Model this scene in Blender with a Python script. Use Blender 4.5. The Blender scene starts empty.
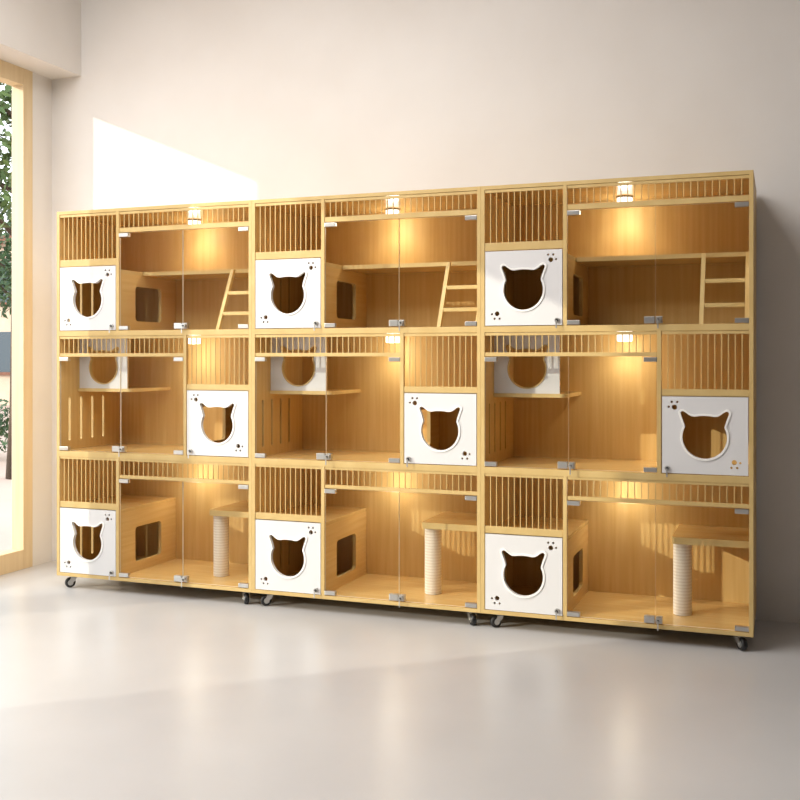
import bpy, bmesh, math, random
from mathutils import Vector, Matrix
random.seed(7)
C = bpy.context.scene.collection
S = bpy.context.scene

# ------------------------------------------------------------------ camera
cam_d = bpy.data.cameras.new('camera'); cam = bpy.data.objects.new('camera', cam_d); C.objects.link(cam)
ZC = 0.068                                   # height of the cabinet bases over the floor
cam.location = (3.708, -4.608, 1.184 + ZC)
cam.rotation_euler = (math.pi / 2, 0, 0.3550)
cam_d.sensor_width = 36.0; cam_d.sensor_fit = 'HORIZONTAL'
cam_d.lens = 36.0 * 1027.0 / 800.0
cam_d.shift_y = -(400 - 358.5) / 800.0
cam_d.clip_start = 0.05; cam_d.clip_end = 200
S.camera = cam

# ------------------------------------------------------------------ world, sun, exposure
w = bpy.data.worlds.new('daylight'); S.world = w; w.use_nodes = True
bg = w.node_tree.nodes['Background']
bg.inputs['Color'].default_value = (0.90, 0.955, 1.0, 1); bg.inputs['Strength'].default_value = 3.0
sd = bpy.data.lights.new('sun', 'SUN'); sun = bpy.data.objects.new('sun', sd); C.objects.link(sun)
sun.rotation_euler = Vector((1.17, 1.0, -0.48)).to_track_quat('-Z', 'Y').to_euler()
sun.location = (-8, -6, 6)
sd.energy = 2.3; sd.angle = math.radians(0.6); sd.color = (1.0, 0.93, 0.80)
ad = bpy.data.lights.new('ceiling_fill', 'AREA'); al = bpy.data.objects.new('ceiling_fill', ad); C.objects.link(al)  # unseen soft fill, added to light the room from above
ad.shape = 'RECTANGLE'; ad.size = 3.0; ad.size_y = 2.8; ad.energy = 165; ad.color = (1.0, 0.975, 0.95); al.location = (1.2, -2.3, 3.70)
vs = S.view_settings
S.display_settings.display_device = 'sRGB'
vs.view_transform = 'Standard'; vs.look = 'None'; vs.gamma = 1.0; vs.exposure = 0.0; vs.use_curve_mapping = False

# ------------------------------------------------------------------ materials
def srgb(r, g, b):
    f = lambda c: (c / 255 / 12.92) if c / 255 <= 0.04045 else ((c / 255 + 0.055) / 1.055) ** 2.4
    return (f(r), f(g), f(b), 1)
def mat(name, col, rough=0.6, metal=0.0, spec=0.5):
    m = bpy.data.materials.new(name); m.use_nodes = True
    b = m.node_tree.nodes['Principled BSDF']
    b.inputs['Base Color'].default_value = col; b.inputs['Roughness'].default_value = rough
    b.inputs['Metallic'].default_value = metal; b.inputs['Specular IOR Level'].default_value = spec
    return m, m.node_tree, b
def noise_mat(name, c1, c2, scale, stretch=(1, 1, 1), rough=0.6, detail=4, bump=0.0, spec=0.5, lo=0.3, hi=0.7, rvar=0.0):
    m, t, b = mat(name, c1, rough, 0, spec)
    n, l = t.nodes, t.links
    tc = n.new('ShaderNodeTexCoord'); mp = n.new('ShaderNodeMapping'); mp.inputs['Scale'].default_value = stretch
    no = n.new('ShaderNodeTexNoise'); no.inputs['Scale'].default_value = scale; no.inputs['Detail'].default_value = detail
    cr = n.new('ShaderNodeValToRGB')
    cr.color_ramp.elements[0].position = lo; cr.color_ramp.elements[0].color = c1
    cr.color_ramp.elements[1].position = hi; cr.color_ramp.elements[1].color = c2
    l.new(tc.outputs['Object'], mp.inputs['Vector']); l.new(mp.outputs['Vector'], no.inputs['Vector'])
    l.new(no.outputs['Fac'], cr.inputs['Fac']); l.new(cr.outputs['Color'], b.inputs['Base Color'])
    if rvar:
        mr = n.new('ShaderNodeMapRange'); mr.inputs['To Min'].default_value = rough - rvar; mr.inputs['To Max'].default_value = rough + rvar
        l.new(no.outputs['Fac'], mr.inputs['Value']); l.new(mr.outputs['Result'], b.inputs['Roughness'])
    if bump:
        bp = n.new('ShaderNodeBump'); bp.inputs['Strength'].default_value = bump; bp.inputs['Distance'].default_value = 0.002
        l.new(no.outputs['Fac'], bp.inputs['Height']); l.new(bp.outputs['Normal'], b.inputs['Normal'])
    return m
WA, WB = srgb(221, 187, 126), srgb(210, 171, 106)
M = {}
M['wood_v'] = noise_mat('pine_veneer_upright', WA, WB, 1.0, (55, 55, 2.2), 0.45, 5, 0.05, 0.2)
M['wood_h'] = noise_mat('pine_veneer_lengthwise', WA, WB, 1.0, (2.2, 55, 55), 0.16, 5, 0.0, 0.4)
M['wood_d'] = noise_mat('pine_veneer_deep', WA, WB, 1.0, (55, 2.2, 55), 0.45, 5, 0.05, 0.2)
M['edge'] = noise_mat('pine_edge_band', srgb(210, 181, 121), srgb(199, 167, 105), 1.0, (9, 9, 9), 0.5, 4)
M['wall'] = noise_mat('warm_white_plaster', srgb(233, 230, 227), srgb(228, 224, 220), 2.2, (1, 1, 1), 0.85, 6, 0.06, 0.2)
M['wall_grey'] = noise_mat('low_bounce_grey_plaster', srgb(128, 120, 112), srgb(118, 110, 103), 2.2, (1, 1, 1), 0.85, 6, 0.06, 0.2)  # dark tone given to the unseen front and right walls to cut bounced light
M['floor'] = noise_mat('polished_microcement', srgb(196, 194, 193), srgb(181, 179, 178), 0.9, (1, 1, 1), 0.28, 8, 0.0, 0.5, 0.3, 0.75, 0.0)
M['white'] = mat('white_lacquer_board', srgb(222, 220, 219), 0.4)[0]
M['rim'] = mat('white_plastic_rim', srgb(246, 244, 240), 0.3)[0]
M['steel'] = mat('brushed_steel', srgb(200, 198, 194), 0.32, 0.85)[0]
M['rubber'] = mat('black_rubber', srgb(26, 24, 24), 0.45)[0]
M['darkmetal'] = mat('dark_hub', srgb(60, 58, 58), 0.3, 0.7)[0]
M['frame'] = noise_mat('pale_oak_frame', srgb(228, 206, 168), srgb(218, 194, 152), 1.0, (30, 30, 2), 0.5, 4)
# sisal rope: winding stripes
m, t, b = mat('sisal_rope', srgb(232, 218, 200), 0.9)
n, l = t.nodes, t.links
tc = n.new('ShaderNodeTexCoord'); wv = n.new('ShaderNodeTexWave'); wv.bands_direction = 'Z'; wv.inputs['Scale'].default_value = 22
wv.inputs['Distortion'].default_value = 0.6
cr = n.new('ShaderNodeValToRGB'); cr.color_ramp.elements[0].color = srgb(218, 202, 182); cr.color_ramp.elements[1].color = srgb(236, 224, 208)
l.new(tc.outputs['Object'], wv.inputs['Vector']); l.new(wv.outputs['Fac'], cr.inputs['Fac']); l.new(cr.outputs['Color'], b.inputs['Base Color'])
M['sisal'] = m
# thin clear glass
def glass(name, tint, gl=1.0):
    m = bpy.data.materials.new(name); m.use_nodes = True; t = m.node_tree; n, l = t.nodes, t.links; n.clear()
    o = n.new('ShaderNodeOutputMaterial'); mx = n.new('ShaderNodeMixShader'); tr = n.new('ShaderNodeBsdfTransparent')
    g = n.new('ShaderNodeBsdfGlossy'); g.inputs['Roughness'].default_value = 0.01
    tr.inputs['Color'].default_value = tint; fr = n.new('ShaderNodeFresnel'); fr.inputs['IOR'].default_value = 1.12
    ge = n.new('ShaderNodeNewGeometry'); iv = n.new('ShaderNodeMath'); iv.operation = 'SUBTRACT'; iv.inputs[0].default_value = 1.0
    mu = n.new('ShaderNodeMath'); mu.operation = 'MULTIPLY'; l.new(ge.outputs['Backfacing'], iv.inputs[1]); l.new(iv.outputs[0], mu.inputs[0]); l.new(fr.outputs['Fac'], mu.inputs[1])
    l.new(mu.outputs[0], mx.inputs['Fac']); l.new(tr.outputs[0], mx.inputs[1]); l.new(g.outputs[0], mx.inputs[2])
    l.new(mx.outputs[0], o.inputs['Surface']); return m
M['glass'] = glass('clear_door_glass', (0.985, 0.99, 0.985, 1))
M['pane'] = glass('window_glass', (0.98, 0.99, 0.98, 1))
M['glass_edge'] = mat('frosted_glass_edge', srgb(232, 226, 208), 0.3)[0]
def emis(name, col, s):
    m, t, b = mat(name, col, 0.4); b.inputs['Emission Color'].default_value = col; b.inputs['Emission Strength'].default_value = s; return m
M['lamp'] = emis('lit_lamp_glass', (1.0, 0.95, 0.88, 1), 1.8)

# ------------------------------------------------------------------ mesh helpers
class MB:
    def __init__(s): s.bm = bmesh.new(); s.mats = []
    def mi(s, m):
        if m not in s.mats: s.mats.append(m)
        return s.mats.index(m)
    def box(s, x0, x1, y0, y1, z0, z1, m='wood_v', bev=0.0):
        mi = s.mi(m)
        r = bmesh.ops.create_cube(s.bm, size=1.0, matrix=Matrix.Translation(((x0 + x1) / 2, (y0 + y1) / 2, (z0 + z1) / 2)) @ Matrix.Diagonal((abs(x1 - x0), abs(y1 - y0), abs(z1 - z0), 1)))
        fs = {f for v in r['verts'] for f in v.link_faces}
        for f in fs: f.material_index = mi
        if bev:
            es = list({e for v in r['verts'] for e in v.link_edges})
            q = bmesh.ops.bevel(s.bm, geom=es, offset=bev, segments=2, affect='EDGES', profile=0.7)
            for f in q['faces']: f.material_index = mi
        return s
    def cyl(s, p0, p1, r0, r1=None, seg=24, m='steel', cap=True, smooth=True):
        r1 = r0 if r1 is None else r1; mi = s.mi(m)
        p0, p1 = Vector(p0), Vector(p1); d = p1 - p0
        mt = Matrix.Translation((p0 + p1) / 2) @ d.to_track_quat('Z', 'Y').to_matrix().to_4x4()
        q = bmesh.ops.create_cone(s.bm, cap_ends=cap, segments=seg, radius1=r0, radius2=r1, depth=d.length, matrix=mt)
        for f in {f for v in q['verts'] for f in v.link_faces}:
            f.material_index = mi; f.smooth = smooth and len(f.verts) == 4
        return s
    def lathe(s, prof, m, seg=32, c=(0, 0, 0), axis='Z'):
        mi = s.mi(m); rings = []
        for r, h in prof:
            ring = []
            for i in range(seg):
                a = 2 * math.pi * i / seg
                p = (r * math.cos(a), r * math.sin(a), h) if axis == 'Z' else (h, r * math.cos(a), r * math.sin(a))
                ring.append(s.bm.verts.new(Vector(c) + Vector(p)))
            rings.append(ring)
        for a, b2 in zip(rings, rings[1:]):
            for i in range(seg):
                f = s.bm.faces.new((a[i], a[(i + 1) % seg], b2[(i + 1) % seg], b2[i])); f.material_index = mi; f.smooth = True
        for ring in (rings[0], rings[-1]):
            f = s.bm.faces.new(ring); f.material_index = mi
        return s
    def slab(s, outer, holes, thick, to3, m, edge=None):
        """flat board from a 2D outline with holes, given thickness; to3 maps (u, v, w) to 3D"""
        mi = s.mi(m); me = s.mi(edge or m)
        bm2 = bmesh.new(); loops = []
        for lp in [outer] + list(holes):
            vs_ = [bm2.verts.new((u, v, 0)) for u, v in lp]; loops.append(vs_)
            for i in range(len(vs_)): bm2.edges.new((vs_[i], vs_[(i + 1) % len(vs_)]))
        bmesh.ops.triangle_fill(bm2, edges=bm2.edges[:], use_beauty=True, use_dissolve=False)
        tris = [[v.co.copy() for v in f.verts] for f in bm2.faces]
        lcos = [[v.co.copy() for v in lp] for lp in loops]; bm2.free()
        cache = {}
        def V(c, w):
            k = (round(c.x, 6), round(c.y, 6), w)
            if k not in cache: cache[k] = s.bm.verts.new(to3(c.x, c.y, w))
            return cache[k]
        nf = []
        for t3 in tris:
            for w_, rev in ((0.0, False), (thick, True)):
                vv = [V(c, w_) for c in t3]
                f = s.bm.faces.new(vv[::-1] if rev else vv); f.material_index = mi; nf.append(f)
        for lp in lcos:
            for i in range(len(lp)):
                a, b2 = lp[i], lp[(i + 1) % len(lp)]
                f = s.bm.faces.new((V(a, 0.0), V(b2, 0.0), V(b2, thick), V(a, thick))); f.material_index = me; nf.append(f)
        bmesh.ops.recalc_face_normals(s.bm, faces=nf)
        return s
    def build(s, name, parent=None, loc=(0, 0, 0), kind=None):
        me = bpy.data.meshes.new(name); s.bm.to_mesh(me); s.bm.free()
        for k in s.mats: me.materials.append(M[k])
        o = bpy.data.objects.new(name, me); C.objects.link(o); o.location = loc
        if parent: o.parent = parent
        if kind: o['kind'] = kind
        return o
def struct(mb, name, loc=(0, 0, 0)): return mb.build(name, kind='structure', loc=loc)
def rect(u0, u1, v0, v1): return [(u0, v0), (u1, v0), (u1, v1), (u0, v1)]
def rrect(u0, u1, v0, v1, r, n=6):
    o = []
    for cx, cy, a0 in ((u1 - r, v0 + r, -90), (u1 - r, v1 - r, 0), (u0 + r, v1 - r, 90), (u0 + r, v0 + r, 180)):
        for i in range(n + 1):
            a = math.radians(a0 + 90 * i / n); o.append((cx + r * math.cos(a), cy + r * math.sin(a)))
    return o
def circ(cx, cy, r, n=20, sx=1.0): return [(cx + sx * r * math.cos(2 * math.pi * i / n), cy + r * math.sin(2 * math.pi * i / n)) for i in range(n)]
def tag(o, label, cat, group=None):
    o['label'] = label; o['category'] = cat
    if group: o['group'] = group
    return o
def empty(name, loc):
    o = bpy.data.objects.new(name, None); C.objects.link(o); o.location = loc; o.empty_display_size = 0.1; return o
def copy_tree(o, parent=None):
    c = o.copy(); C.objects.link(c)
    if parent: c.parent = parent
    for ch in list(o.children): copy_tree(ch, c)
    return c

# ------------------------------------------------------------------ room shell
XL, YB, YF, XR, ZT = -0.52, 0.60, -8.0, 6.5, 3.75
mb = MB(); mb.box(XL - 0.15, XR + 0.15, YF - 0.15, YB + 0.15, -0.12, 0.0, 'floor'); struct(mb, 'floor')
mb = MB(); mb.box(XL - 0.15, XR + 0.15, YB, YB + 0.15, 0.0, ZT, 'wall'); struct(mb, 'wall_back')
mb = MB(); mb.box(XL - 0.15, XR + 0.15, YF - 0.15, YB + 0.15, ZT, ZT + 0.15, 'wall'); struct(mb, 'ceiling')
mb = MB(); mb.box(XR, XR + 0.15, YF, YB, 0, ZT, 'wall_grey'); struct(mb, 'wall_right')
mb = MB(); mb.box(XL, XR, YF - 0.15, YF, 0, ZT, 'wall_grey'); struct(mb, 'wall_front')
# left wall with two tall window openings
WT = 2.978                                    # top of the openings = underside of the beam
b1 = (-0.77, 0.42); b2 = (-3.18, -1.08)
mb = MB()
u = [(YF, 0), (b2[0], 0), (b2[0], WT), (b2[1], WT), (b2[1], 0), (b1[0], 0), (b1[0], WT), (b1[1], WT), (b1[1], 0), (YB, 0), (YB, ZT), (YF, ZT)]
mb.slab(u, [], 0.15, lambda a, b, w_: (XL - 0.15 + w_, a, b), 'wall'); struct(mb, 'wall_left')
mb = MB(); mb.box(XL, -0.30, YF, YB, WT, ZT, 'wall'); struct(mb, 'trim_1').name = 'trim_1'
for k, (y0, y1) in enumerate((b1, b2)):
    root = empty('window_%d' % (k + 1), (XL, (y0 + y1) / 2, 0)); root['kind'] = 'structure'
    x0, x1 = -0.08, 0.006; h0, h1 = y0 - (y0 + y1) / 2, y1 - (y0 + y1) / 2
    f = MB(); fw = 0.08
    f.box(x0, x1, h0, h0 + fw, 0, WT, 'frame', 0.003); f.box(x0, x1, h1 - fw, h1, 0, WT, 'frame', 0.003)
    f.box(x0, x1, h0 + fw, h1 - fw, 0, 0.115, 'frame', 0.003); f.box(x0, x1, h0 + fw, h1 - fw, WT - 0.1, WT, 'frame', 0.003)
    f.build('window_frame', root)
    g = MB(); g.box(-0.078, -0.072, h0 + fw - 0.004, h1 - fw + 0.004, 0.112, WT - 0.097, 'pane'); g.build('window_glass', root)

# ------------------------------------------------------------------ cat cabinets
GRP = 'display cat cabinets in a row against the wall'
H, D, T, MW = 1.985, 0.56, 0.018, 1.2
F = (0.018, 0.681, 1.333)                     # floor heights of the three tiers
CE = (0.651, 1.305, 1.967)                    # ceiling heights

def cat_outline(scale=1.0, off=0.0):
    """cat head outline, metres, centred on the round of the head"""
    k = 0.00059
    pts = []
    R = 155 + off
    # right side waist -> round bottom -> left side waist
    for i in range(33):
        a = math.radians(28 - i * (236 / 32.0))
        pts.append((R * math.cos(a), R * math.sin(a)))
    ea = off
    pts += [(-141 - ea, 92), (-150 - ea * 1.05, 122), (-161 - ea, 150), (-168 - ea * 1.05, 170), (-168 - ea, 181 + ea * .45), (-160 - ea * .5, 188 + ea), (-150, 188 + ea * 1.1), (-132, 178 + ea),
            (-112, 162 + ea), (-92, 151 + ea), (-70, 149 + ea), (-36, 154 + ea), (0, 156 + ea), (36, 154 + ea), (70, 149 + ea), (92, 151 + ea),
            (112, 162 + ea), (132, 178 + ea), (150, 188 + ea * 1.1), (160 + ea * .5, 188 + ea), (168 + ea, 181 + ea * .45), (168 + ea * 1.05, 170), (161 + ea, 150), (150 + ea * 1.05, 122), (141 + ea, 92)]
    return [(x * k * scale, y * k * scale) for x, y in pts]
def shift(pts, cx, cy): return [(x + cx, y + cy) for x, y in pts]
def paw(cx, cy, sx, sy):
    k = 0.00059
    return [circ(cx, cy, 19 * k, 16), circ(cx + sx * -20 * k, cy + sy * 39 * k, 9 * k, 10), circ(cx + sx * 20 * k, cy + sy * 39 * k, 9.5 * k, 10), circ(cx + sx * 41 * k, cy + sy * 3 * k, 9 * k, 10)]

def key_lock(parent, x, z):
    q = MB(); q.cyl((x, 0.0, z), (x, -0.010, z), 0.011, m='steel'); q.cyl((x, -0.010, z), (x, -0.013, z), 0.006, m='darkmetal')
    q.build('lock', parent)
    q = MB(); q.cyl((x, -0.012, z), (x, -0.022, z - 0.004), 0.0022, seg=8, m='steel')
    q.box(x - 0.0035, x + 0.0035, -0.0235, -0.0215, z - 0.036, z - 0.002, 'steel', 0.0006); q.build('key', parent)

def cat_door(root, x0, x1, z0, z1, mirror):
    cx, cz = (x0 + x1) / 2, (z0 + z1) / 2 - 0.008
    hole = shift(cat_outline(off=5), cx, cz)
    s_ = 1 if not mirror else -1
    paws = paw(x1 - 0.056 if not mirror else x0 + 0.056, z1 - 0.050, s_, 1) + paw(x0 + 0.060 if not mirror else x1 - 0.060, z0 + 0.058, -s_, -1)
    d = MB(); d.slab(rect(x0 + 0.0035, x1 - 0.0035, z0 + 0.0035, z1 - 0.0035), [hole] + paws, 0.015, lambda a, b, w_: (a, w_ + 0.001, b), 'white')
    o = d.build('cat_door', root); o['label'] = 'white square door with a cat head opening and paw print cut-outs'
    r = MB(); r.slab(shift(cat_outline(off=17), cx, cz), [shift(cat_outline(off=2), cx, cz)], 0.021, lambda a, b, w_: (a, w_ - 0.003, b), 'rim')
    r.build('opening_rim', o)
    key_lock(o, (x1 - 0.026) if not mirror else (x0 + 0.026), z0 + 0.024)
    return o

def slats(root, x0, x1, z0, z1, rail_to, n, m='wood_v'):
    """upright round-edged bars between a thin head rail and a bottom rail that reaches down to rail_to"""
    g = MB(); r = 0.0021
    st = (x1 - x0) / (n + 1)
    for i in range(n):
        x = x0 + st * (i + 1); g.box(x - r, x + r, 0.004, 0.004 + 2.4 * r, z0, z1, 'edge', 0.0012)
    g.box(x0 + 0.001, x1 - 0.001, 0.003, 0.018, z1 - 0.001, z1 + 0.0125, 'edge', 0.0012)
    g.box(x0 + 0.001, x1 - 0.001, 0.003, 0.018, rail_to, z0 + 0.001, 'edge', 0.0012)
    return g.build('slat_grille', root)

def glass_door(root, x0, x1, z0, z1, hinge_side):
    d = MB(); y0, y1 = 0.006, 0.012
    d.box(x0, x1, y0, y1, z0, z1, 'glass')
    me = d.mi('glass_edge')
    for f in d.bm.faces:
        if abs(f.normal.y) < 0.5: f.material_index = me
    o = d.build('glass_door', root)
    for z in (z0 + 0.001, z1 - 0.021):
        h = MB()
        hx0, hx1 = (x0 - 0.001, x0 + 0.056) if hinge_side < 0 else (x1 - 0.056, x1 + 0.001)
        h.box(hx0, hx1, -0.002, 0.020, z, z + 0.020, 'steel', 0.002)
        h.build('hinge', o)
    return o
def glass_pair(root, x0, x1, z0, z1):
    xm = (x0 + x1) / 2; gp = 0.0015
    a = glass_door(root, x0 + 0.002, xm - gp, z0 + 0.003, z1 - 0.003, -1)
    b = glass_door(root, xm + gp, x1 - 0.002, z0 + 0.003, z1 - 0.003, 1)
    q = MB(); q.box(xm - 0.048, xm - 0.003, -0.003, 0.021, z0 + 0.006, z0 + 0.036, 'steel', 0.002); q.build('lock_plate', a)
    q = MB(); q.box(xm + 0.003, xm + 0.030, -0.003, 0.021, z0 + 0.006, z0 + 0.036, 'steel', 0.002)
    q.cyl((xm + 0.014, -0.003, z0 + 0.021), (xm + 0.014, -0.016, z0 + 0.021), 0.012, m='steel')
    q.cyl((xm + 0.014, -0.016, z0 + 0.021), (xm + 0.014, -0.018, z0 + 0.021), 0.005, seg=12, m='darkmetal'); q.build('lock', b)
    q = MB(); q.box(xm + 0.011, xm + 0.017, -0.028, -0.026, z0 - 0.018, z0 + 0.022, 'steel', 0.0006)
    q.cyl((xm + 0.014, -0.017, z0 + 0.021), (xm + 0.014, -0.028, z0 + 0.020), 0.0022, seg=8, m='steel'); q.build('key', b)

def side_window(root, x, z0, z1, fl):
    """side wall of a hide box with a round-cornered window"""
    s_ = MB(); s_.slab(rect(0.019, D - 0.012, z0, z1), [rrect(0.150, 0.400, fl + 0.055, fl + 0.245, 0.022)], T, lambda a, b, w_: (x + w_, a, b), 'wood_d', 'edge')
    return s_.build('hide_box_side', root)

def puck(root, x, y, z):
    p = MB(); p.lathe([(0.034, 0), (0.040, -0.001), (0.040, -0.006), (0.037, -0.007)], 'steel', 32, (x, y, z)); o = p.build('lamp', root)
    o['label'] = 'small round lit ceiling lamp'
    p = MB(); p.lathe([(0.037, -0.007), (0.037, -0.034), (0.033, -0.038), (0.010, -0.039)], 'lamp', 32, (x, y, z)); p.build('lamp_glass', o)
    ld = bpy.data.lights.new('lamp_light', 'SPOT'); ld.energy = 3.6; ld.color = (1.0, 0.92, 0.76); ld.spot_size = math.radians(150); ld.spot_blend = 1.0; ld.shadow_soft_size = 0.03
    pd = bpy.data.lights.new('lamp_light', 'POINT'); pd.energy = 0.9; pd.color = (1.0, 0.94, 0.78); pd.shadow_soft_size = 0.035
    po = bpy.data.objects.new('lamp_light', pd); C.objects.link(po); po.location = (x, y, z - 0.078); po.parent = o
    lo = bpy.data.objects.new('lamp_light', ld); C.objects.link(lo); lo.location = (x, y, z - 0.044); lo.parent = o

def caster(root, x, y, yaw):
    c = MB()
    ca, sa = math.cos(yaw), math.sin(yaw)
    c.box(-0.024, 0.024, -0.024, 0.024, -0.004, 0.0, 'steel', 0.001)
    c.cyl((0, 0, -0.004), (0, 0, -0.013), 0.017, 0.015, m='steel')
    for s_ in (-1, 1):
        c.slab([(-0.016, -0.012), (0.016, -0.012), (0.030, -0.036), (0.026, -0.046), (0.014, -0.046), (-0.006, -0.030)], [], 0.003, lambda a, b, w_, s_=s_: (a, s_ * 0.016 + (w_ - 0.0015), b), 'steel')
    c.box(-0.016, 0.016, -0.0165, 0.0165, -0.016, -0.012, 'steel')
    c.cyl((0.018, -0.020, -0.0395), (0.018, 0.020, -0.0395), 0.004, seg=12, m='steel')
    o = c.build('caster', root, (x, y, 0)); o.rotation_euler = (0, 0, yaw)
    o['label'] = 'small swivel caster with a steel fork and black wheel'
    w_ = MB()
    prof = [(0.007, -0.0125), (0.020, -0.0125), (0.0265, -0.010), (0.0280, -0.004), (0.0280, 0.004), (0.0265, 0.010), (0.020, 0.0125), (0.007, 0.0125)]
    mi = w_.mi('rubber'); seg = 32; rings = []
    for r, h in prof:
        rings.append([w_.bm.verts.new((0.018 + r * math.cos(2 * math.pi * i / seg), h, -0.040 + r * math.sin(2 * math.pi * i / seg))) for i in range(seg)])
    for a, b in zip(rings, rings[1:]):
        for i in range(seg):
            f = w_.bm.faces.new((a[i], a[(i + 1) % seg], b[(i + 1) % seg], b[i])); f.material_index = mi; f.smooth = True
    w_.cyl((0.018, -0.0132, -0.040), (0.018, 0.0132, -0.040), 0.0150, m='steel')
    bmesh.ops.recalc_face_normals(w_.bm, faces=w_.bm.faces[:])
    w_.build('wheel', o)

def make_cabinet():
    root = empty('cat_cabinet', (0, 0, ZC))
    def part(name, args, m='wood_v', bev=0.0012):
        b = MB(); b.box(*args, m, bev); b.bm.normal_update(); k = b.mi('edge')
        for f in b.bm.faces:
            if f.normal.y < -0.3 and name != 'back_panel': f.material_index = k
        return b.build(name, root)
    # carcass
    slots = [rrect(0.085 + 0.1 * i - 0.009, 0.085 + 0.1 * i + 0.009, f + 0.050, f + 0.292, 0.0085, 4) for f in F for i in range(4)]
    s_ = MB(); s_.slab(rect(0, D, 0, H), slots, T, lambda a, b, w_: (w_ + 0.0003, a, b), 'wood_v', 'edge'); o = s_.build('side_panel', root); o['label'] = 'side panel with upright ventilation slots'
    part('side_panel', (MW - T, MW - 0.0003, 0, D, 0, H))
    part('top_panel', (T, MW - T, 0, D, CE[2], H), 'wood_h')
    part('bottom_panel', (T, MW - T, 0, D, 0, F[0]), 'wood_h')
    part('shelf', (T, MW - T, 0, D - 0.01, CE[1], F[2]), 'wood_h')
    part('shelf', (T, MW - T, 0, D - 0.01, CE[0], F[1]), 'wood_h')
    part('back_panel', (T, MW - T, D - 0.010, D, F[0], CE[2]), 'wood_v', 0)
    # posts in the front frame
    A0, A1, B0, B1 = 0.385, 0.403, 0.800, 0.818
    part('front_post', (A0, A1, 0, 0.019, F[2], CE[2])); part('front_post', (B0, B1, 0, 0.019, F[1], CE[1])); part('front_post', (A0, A1, 0, 0.019, F[0], CE[0]))
    L, R = T, MW - T
    # top tier
    slats(root, L, A0, 1.719, CE[2] - 0.014, 1.683, 12); slats(root, A1, R, 1.878, CE[2] - 0.014, 1.855, 25)
    cat_door(root, L, A0, F[2], 1.683, False); glass_pair(root, A1, R, F[2], 1.855)
    side_window(root, A0, F[2], 1.640, F[2])
    dk = MB()
    dk.slab([(L, 0.02), (A1, 0.02), (A1, 0.22), (R, 0.22), (R, D - 0.011), (L, D - 0.011)], [], 0.020, lambda a, b, w_: (a, b, 1.640 + w_), 'wood_h', 'edge')
    dk.build('loft_deck', root)
    # ladder leaning forward from the deck
    la = empty_part('ladder', root)
    zt, zb, yt, yb = 1.656, F[2], 0.206, 0.050
    for x, nm in ((0.975, 'rail'), (1.163, 'rail')):
        q = MB(); q.slab([(yt, zt), (yt - 0.022, zt), (yb - 0.022, zb), (yb, zb)], [], 0.018, lambda a, b, w_, x=x: (x + w_, a, b), 'edge'); q.build(nm, la)
    for fz in (0.26, 0.60):
        z = zb + fz * (zt - zb); y = yb + fz * (yt - yb) - 0.011
        q = MB(); q.box(0.992, 1.164, y - 0.009, y + 0.009, z - 0.009, z + 0.009, 'edge', 0.002); q.build('rung', la)
    puck(root, 0.600, 0.43, CE[2])
    # middle tier
    slats(root, L, B0, 1.211, CE[1] - 0.014, 1.194, 25); slats(root, B1, R, 1.050, CE[1] - 0.014, 1.022, 12)
    cat_door(root, B1, R, F[1], 1.022, True); glass_pair(root, L, B0, F[1], 1.194)
    side_window(root, B0, F[1], 1.004, F[1])
    part('hide_box_top', (B0, R, 0.02, D - 0.011, 1.004, 1.022), 'wood_h')
    dk = MB(); y0 = 0.160; r = 0.03; ar = [(0.368 - r + r * math.sin(math.radians(a)), y0 + r - r * math.cos(math.radians(a))) for a in range(0, 91, 10)]
    dk.slab([(L, y0)] + ar + [(0.368, D - 0.011), (L, D - 0.011)], [], 0.018, lambda a, b, w_: (a, b, 1.000 + w_), 'wood_h', 'edge'); dk.build('perch_shelf', root)
    pn = MB(); ho = shift(cat_outline(0.98, 2), 0.178, 1.135)
    pn.slab(rect(L, 0.335, 1.018, 1.304), [ho], 0.012, lambda a, b, w_: (a, 0.172 + w_, b), 'white', 'edge'); o = pn.build('hide_front', root); o['label'] = 'white board with a cat head opening above the perch'
    rg = MB(); rg.slab(shift(cat_outline(0.98, 9), 0.178, 1.135), [shift(cat_outline(0.98, 0), 0.178, 1.135)], 0.020, lambda a, b, w_: (a, 0.168 + w_, b), 'edge'); rg.build('opening_rim', o)
    puck(root, 0.600, 0.43, CE[1])
    # bottom tier
    slats(root, L, A0, 0.406, CE[0] - 0.012, 0.375, 12); slats(root, A1, R, 0.562, CE[0] - 0.012, 0.546, 25)
    cat_door(root, L, A0, F[0] - 0.001, 0.374, False); glass_pair(root, A1, R, F[0], 0.546)
    side_window(root, A0, F[0], 0.357, F[0])
    part('hide_box_top', (L, A1, 0.02, D - 0.011, 0.357, 0.375), 'wood_h')
    q = MB(); q.slab([(0.851, 0.176), (0.857, 0.17), (R, 0.17), (R, D - 0.011), (0.845, D - 0.011), (0.845, 0.19)], [], 0.030, lambda a, b, w_: (a, b, 0.347 + w_), 'wood_h', 'edge'); q.build('platform', root)
    q = MB(); prof = []; nz = 62; h0, h1 = F[0] + 0.001, 0.3465
    for i in range(nz):
        z = h0 + (h1 - h0) * i / nz; dz = (h1 - h0) / nz
        prof += [(0.0402, z + 0.0004), (0.0415, z + dz * 0.3), (0.0415, z + dz * 0.7), (0.0402, z + dz - 0.0004)]
    q.lathe(prof, 'sisal', 32, (0.888, 0.235, 0)); o = q.build('scratching_post', root); o['label'] = 'pale rope-wound scratching post'
    puck(root, 0.600, 0.43, CE[0])
    for x, y, a in ((0.075, 0.047, -2.3), (MW - 0.058, 0.047, -0.95), (0.075, D - 0.06, 2.6), (MW - 0.07, D - 0.06, 2.2)): caster(root, x, y, a)
    return root
def empty_part(name, root):
    o = bpy.data.objects.new(name, None); C.objects.link(o); o.parent = root; o.empty_display_size = 0.05; return o

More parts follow.
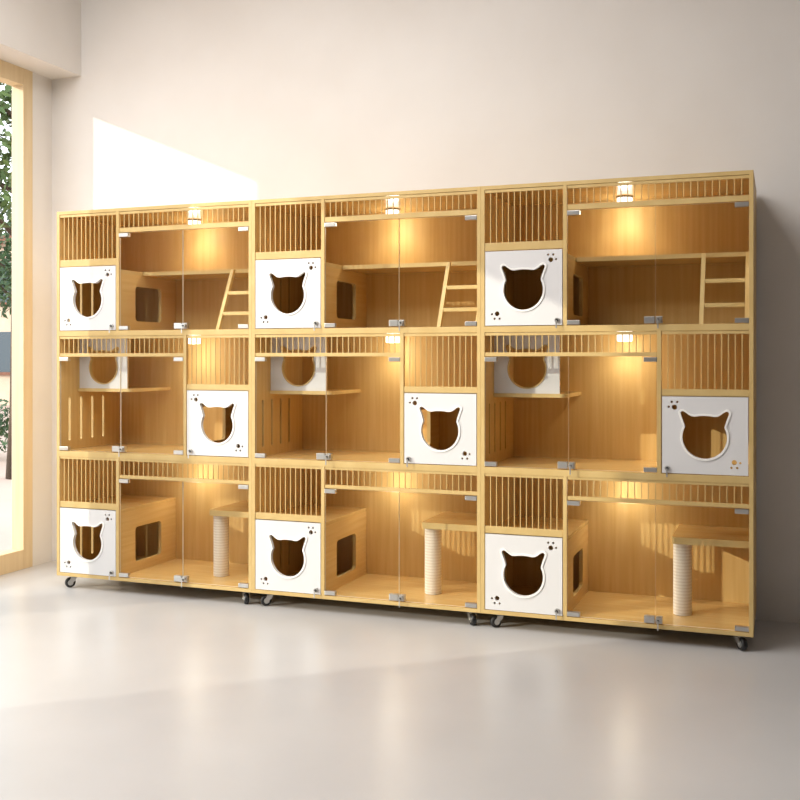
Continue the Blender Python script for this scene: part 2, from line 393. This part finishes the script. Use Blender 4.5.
cab = make_cabinet()
tag(cab, 'leftmost light wood cat cabinet on casters, nearest the window and the sunlit wall patch', 'cat cabinet', GRP)
c2 = copy_tree(cab); c2.location.x = 1.2
tag(c2, 'middle light wood cat cabinet on casters, standing between the two others', 'cat cabinet', GRP)
c3 = copy_tree(cab); c3.location.x = 2.4
tag(c3, 'rightmost light wood cat cabinet on casters, farthest from the window, largest in view', 'cat cabinet', GRP)

# ------------------------------------------------------------------ outside the window
M['paving'] = noise_mat('street_paving', srgb(196, 170, 156), srgb(168, 146, 138), 0.6, (1, 1, 1), 0.8, 6)
M['bark'] = noise_mat('bark', srgb(96, 78, 62), srgb(60, 48, 40), 6, (1, 1, 0.3), 0.9, 5)
M['leaf'] = noise_mat('leaf_green', srgb(48, 72, 30), srgb(92, 112, 52), 2.5, (1, 1, 1), 0.6, 3)
M['hedge'] = noise_mat('hedge_green', srgb(36, 64, 36), srgb(70, 98, 56), 3, (1, 1, 1), 0.6, 3)
M['render'] = noise_mat('beige_render', srgb(206, 186, 166), srgb(190, 168, 148), 1.5, (1, 1, 1), 0.8, 4)
M['rooftile'] = noise_mat('brown_roof', srgb(140, 92, 72), srgb(112, 72, 58), 4, (1, 1, 1), 0.8, 4)
M['darkglass'] = mat('dark_window_glass', srgb(70, 80, 88), 0.1)[0]
mb = MB(); mb.box(-40, 30, YB + 0.16, 45, -0.10, -0.02, 'paving'); mb.box(-40, XL - 0.16, -20, YB + 0.16, -0.10, -0.02, 'paving'); struct(mb, 'ground')
def leaves(mb, c, rad, n, size, m):
    mi = mb.mi(m)
    for _ in range(n):
        d = Vector((random.gauss(0, 1), random.gauss(0, 1), random.gauss(0, 1))).normalized() * (random.random() ** 0.45)
        p = Vector(c) + Vector((d.x * rad[0], d.y * rad[1], d.z * rad[2]))
        q = Matrix.Rotation(random.uniform(0, 6.28), 3, Vector((random.gauss(0, 1), random.gauss(0, 1), random.gauss(0, 1))).normalized())
        s_ = size * random.uniform(0.6, 1.3)
        vs_ = [mb.bm.verts.new(p + q @ Vector(v)) for v in ((-s_, 0, 0), (-s_ * .2, -s_ * .4, s_ * .06), (s_, 0, 0), (-s_ * .2, s_ * .4, s_ * .06))]
        mb.bm.faces.new(vs_).material_index = mi
def tree(name, x, y, h, label, crowns, lean=0.15, lv='leaf'):
    r = empty(name, (x, y, -0.02))
    t_ = MB(); t_.cyl((0, 0, 0), (lean, 0, h * 0.55), 0.11, 0.075, m='bark'); t_.cyl((lean, 0, h * 0.55), (lean * 0.4, 0.1, h * 0.95), 0.075, 0.02, m='bark')
    for i in range(9):
        a = i * 2.4; z = h * (0.42 + 0.055 * i); L_ = 1.1 - 0.06 * i
        t_.cyl((lean * .8, 0, z), (lean * .8 + L_ * math.cos(a), L_ * math.sin(a), z + 0.55), 0.03, 0.008, seg=10, m='bark')
    t_.build('trunk', r)
    c_ = MB()
    for (cx, cy, cz, rr, n_) in crowns: leaves(c_, (cx, cy, cz), (rr, rr, rr * 0.8), n_, 0.07, lv)
    o = c_.build('foliage', r)
    tag(r, label, 'tree')
tree('street_tree', -3.9, 4.2, 4.6, 'green leafy tree just outside the window, near the glass', [(0, 0, 3.9, 1.1, 1500), (0.6, -0.4, 3.0, 0.7, 600), (-0.7, 0.2, 3.1, 0.7, 600), (0.3, 0.6, 2.6, 0.5, 300)])
tree('street_tree', -8.4, 9.4, 4.2, 'darker tree farther off in front of the beige building', [(0, 0, 3.2, 1.3, 1600), (0.8, -0.4, 2.5, 0.8, 700), (-0.8, 0.3, 2.6, 0.8, 700)], 0.0, 'hedge')
h_ = MB(); 
for i in range(14): leaves(h_, (-9.0 + i * 0.42, 6.5 - i * 0.08, 0.38), (0.36, 0.34, 0.36), 260, 0.05, 'hedge')
o = h_.build('hedge'); tag(o, 'low clipped green hedge beyond the window, at the edge of the paving', 'hedge'); 
bd = empty('townhouse', (-16, 18, -0.02))
q = MB(); q.box(-7, 7, 0, 6, 0, 4.4, 'render'); q.build('wall', bd)
q = MB(); q.box(-7.3, 7.3, -0.3, 6.3, 4.4, 4.65, 'rooftile'); q.build('roof', bd)
for i in range(5):
    for zz in (0.9, 2.8):
        x = -5.6 + i * 2.6; q = MB(); q.box(x, x + 1.2, -0.05, 0.02, zz, zz + 1.1, 'darkglass'); q.box(x - .06, x + 1.26, -0.10, 0.0, zz - .08, zz, 'rooftile'); q.build('window', bd)
tag(bd, 'beige two-storey building with a brown flat roof across the street', 'building')
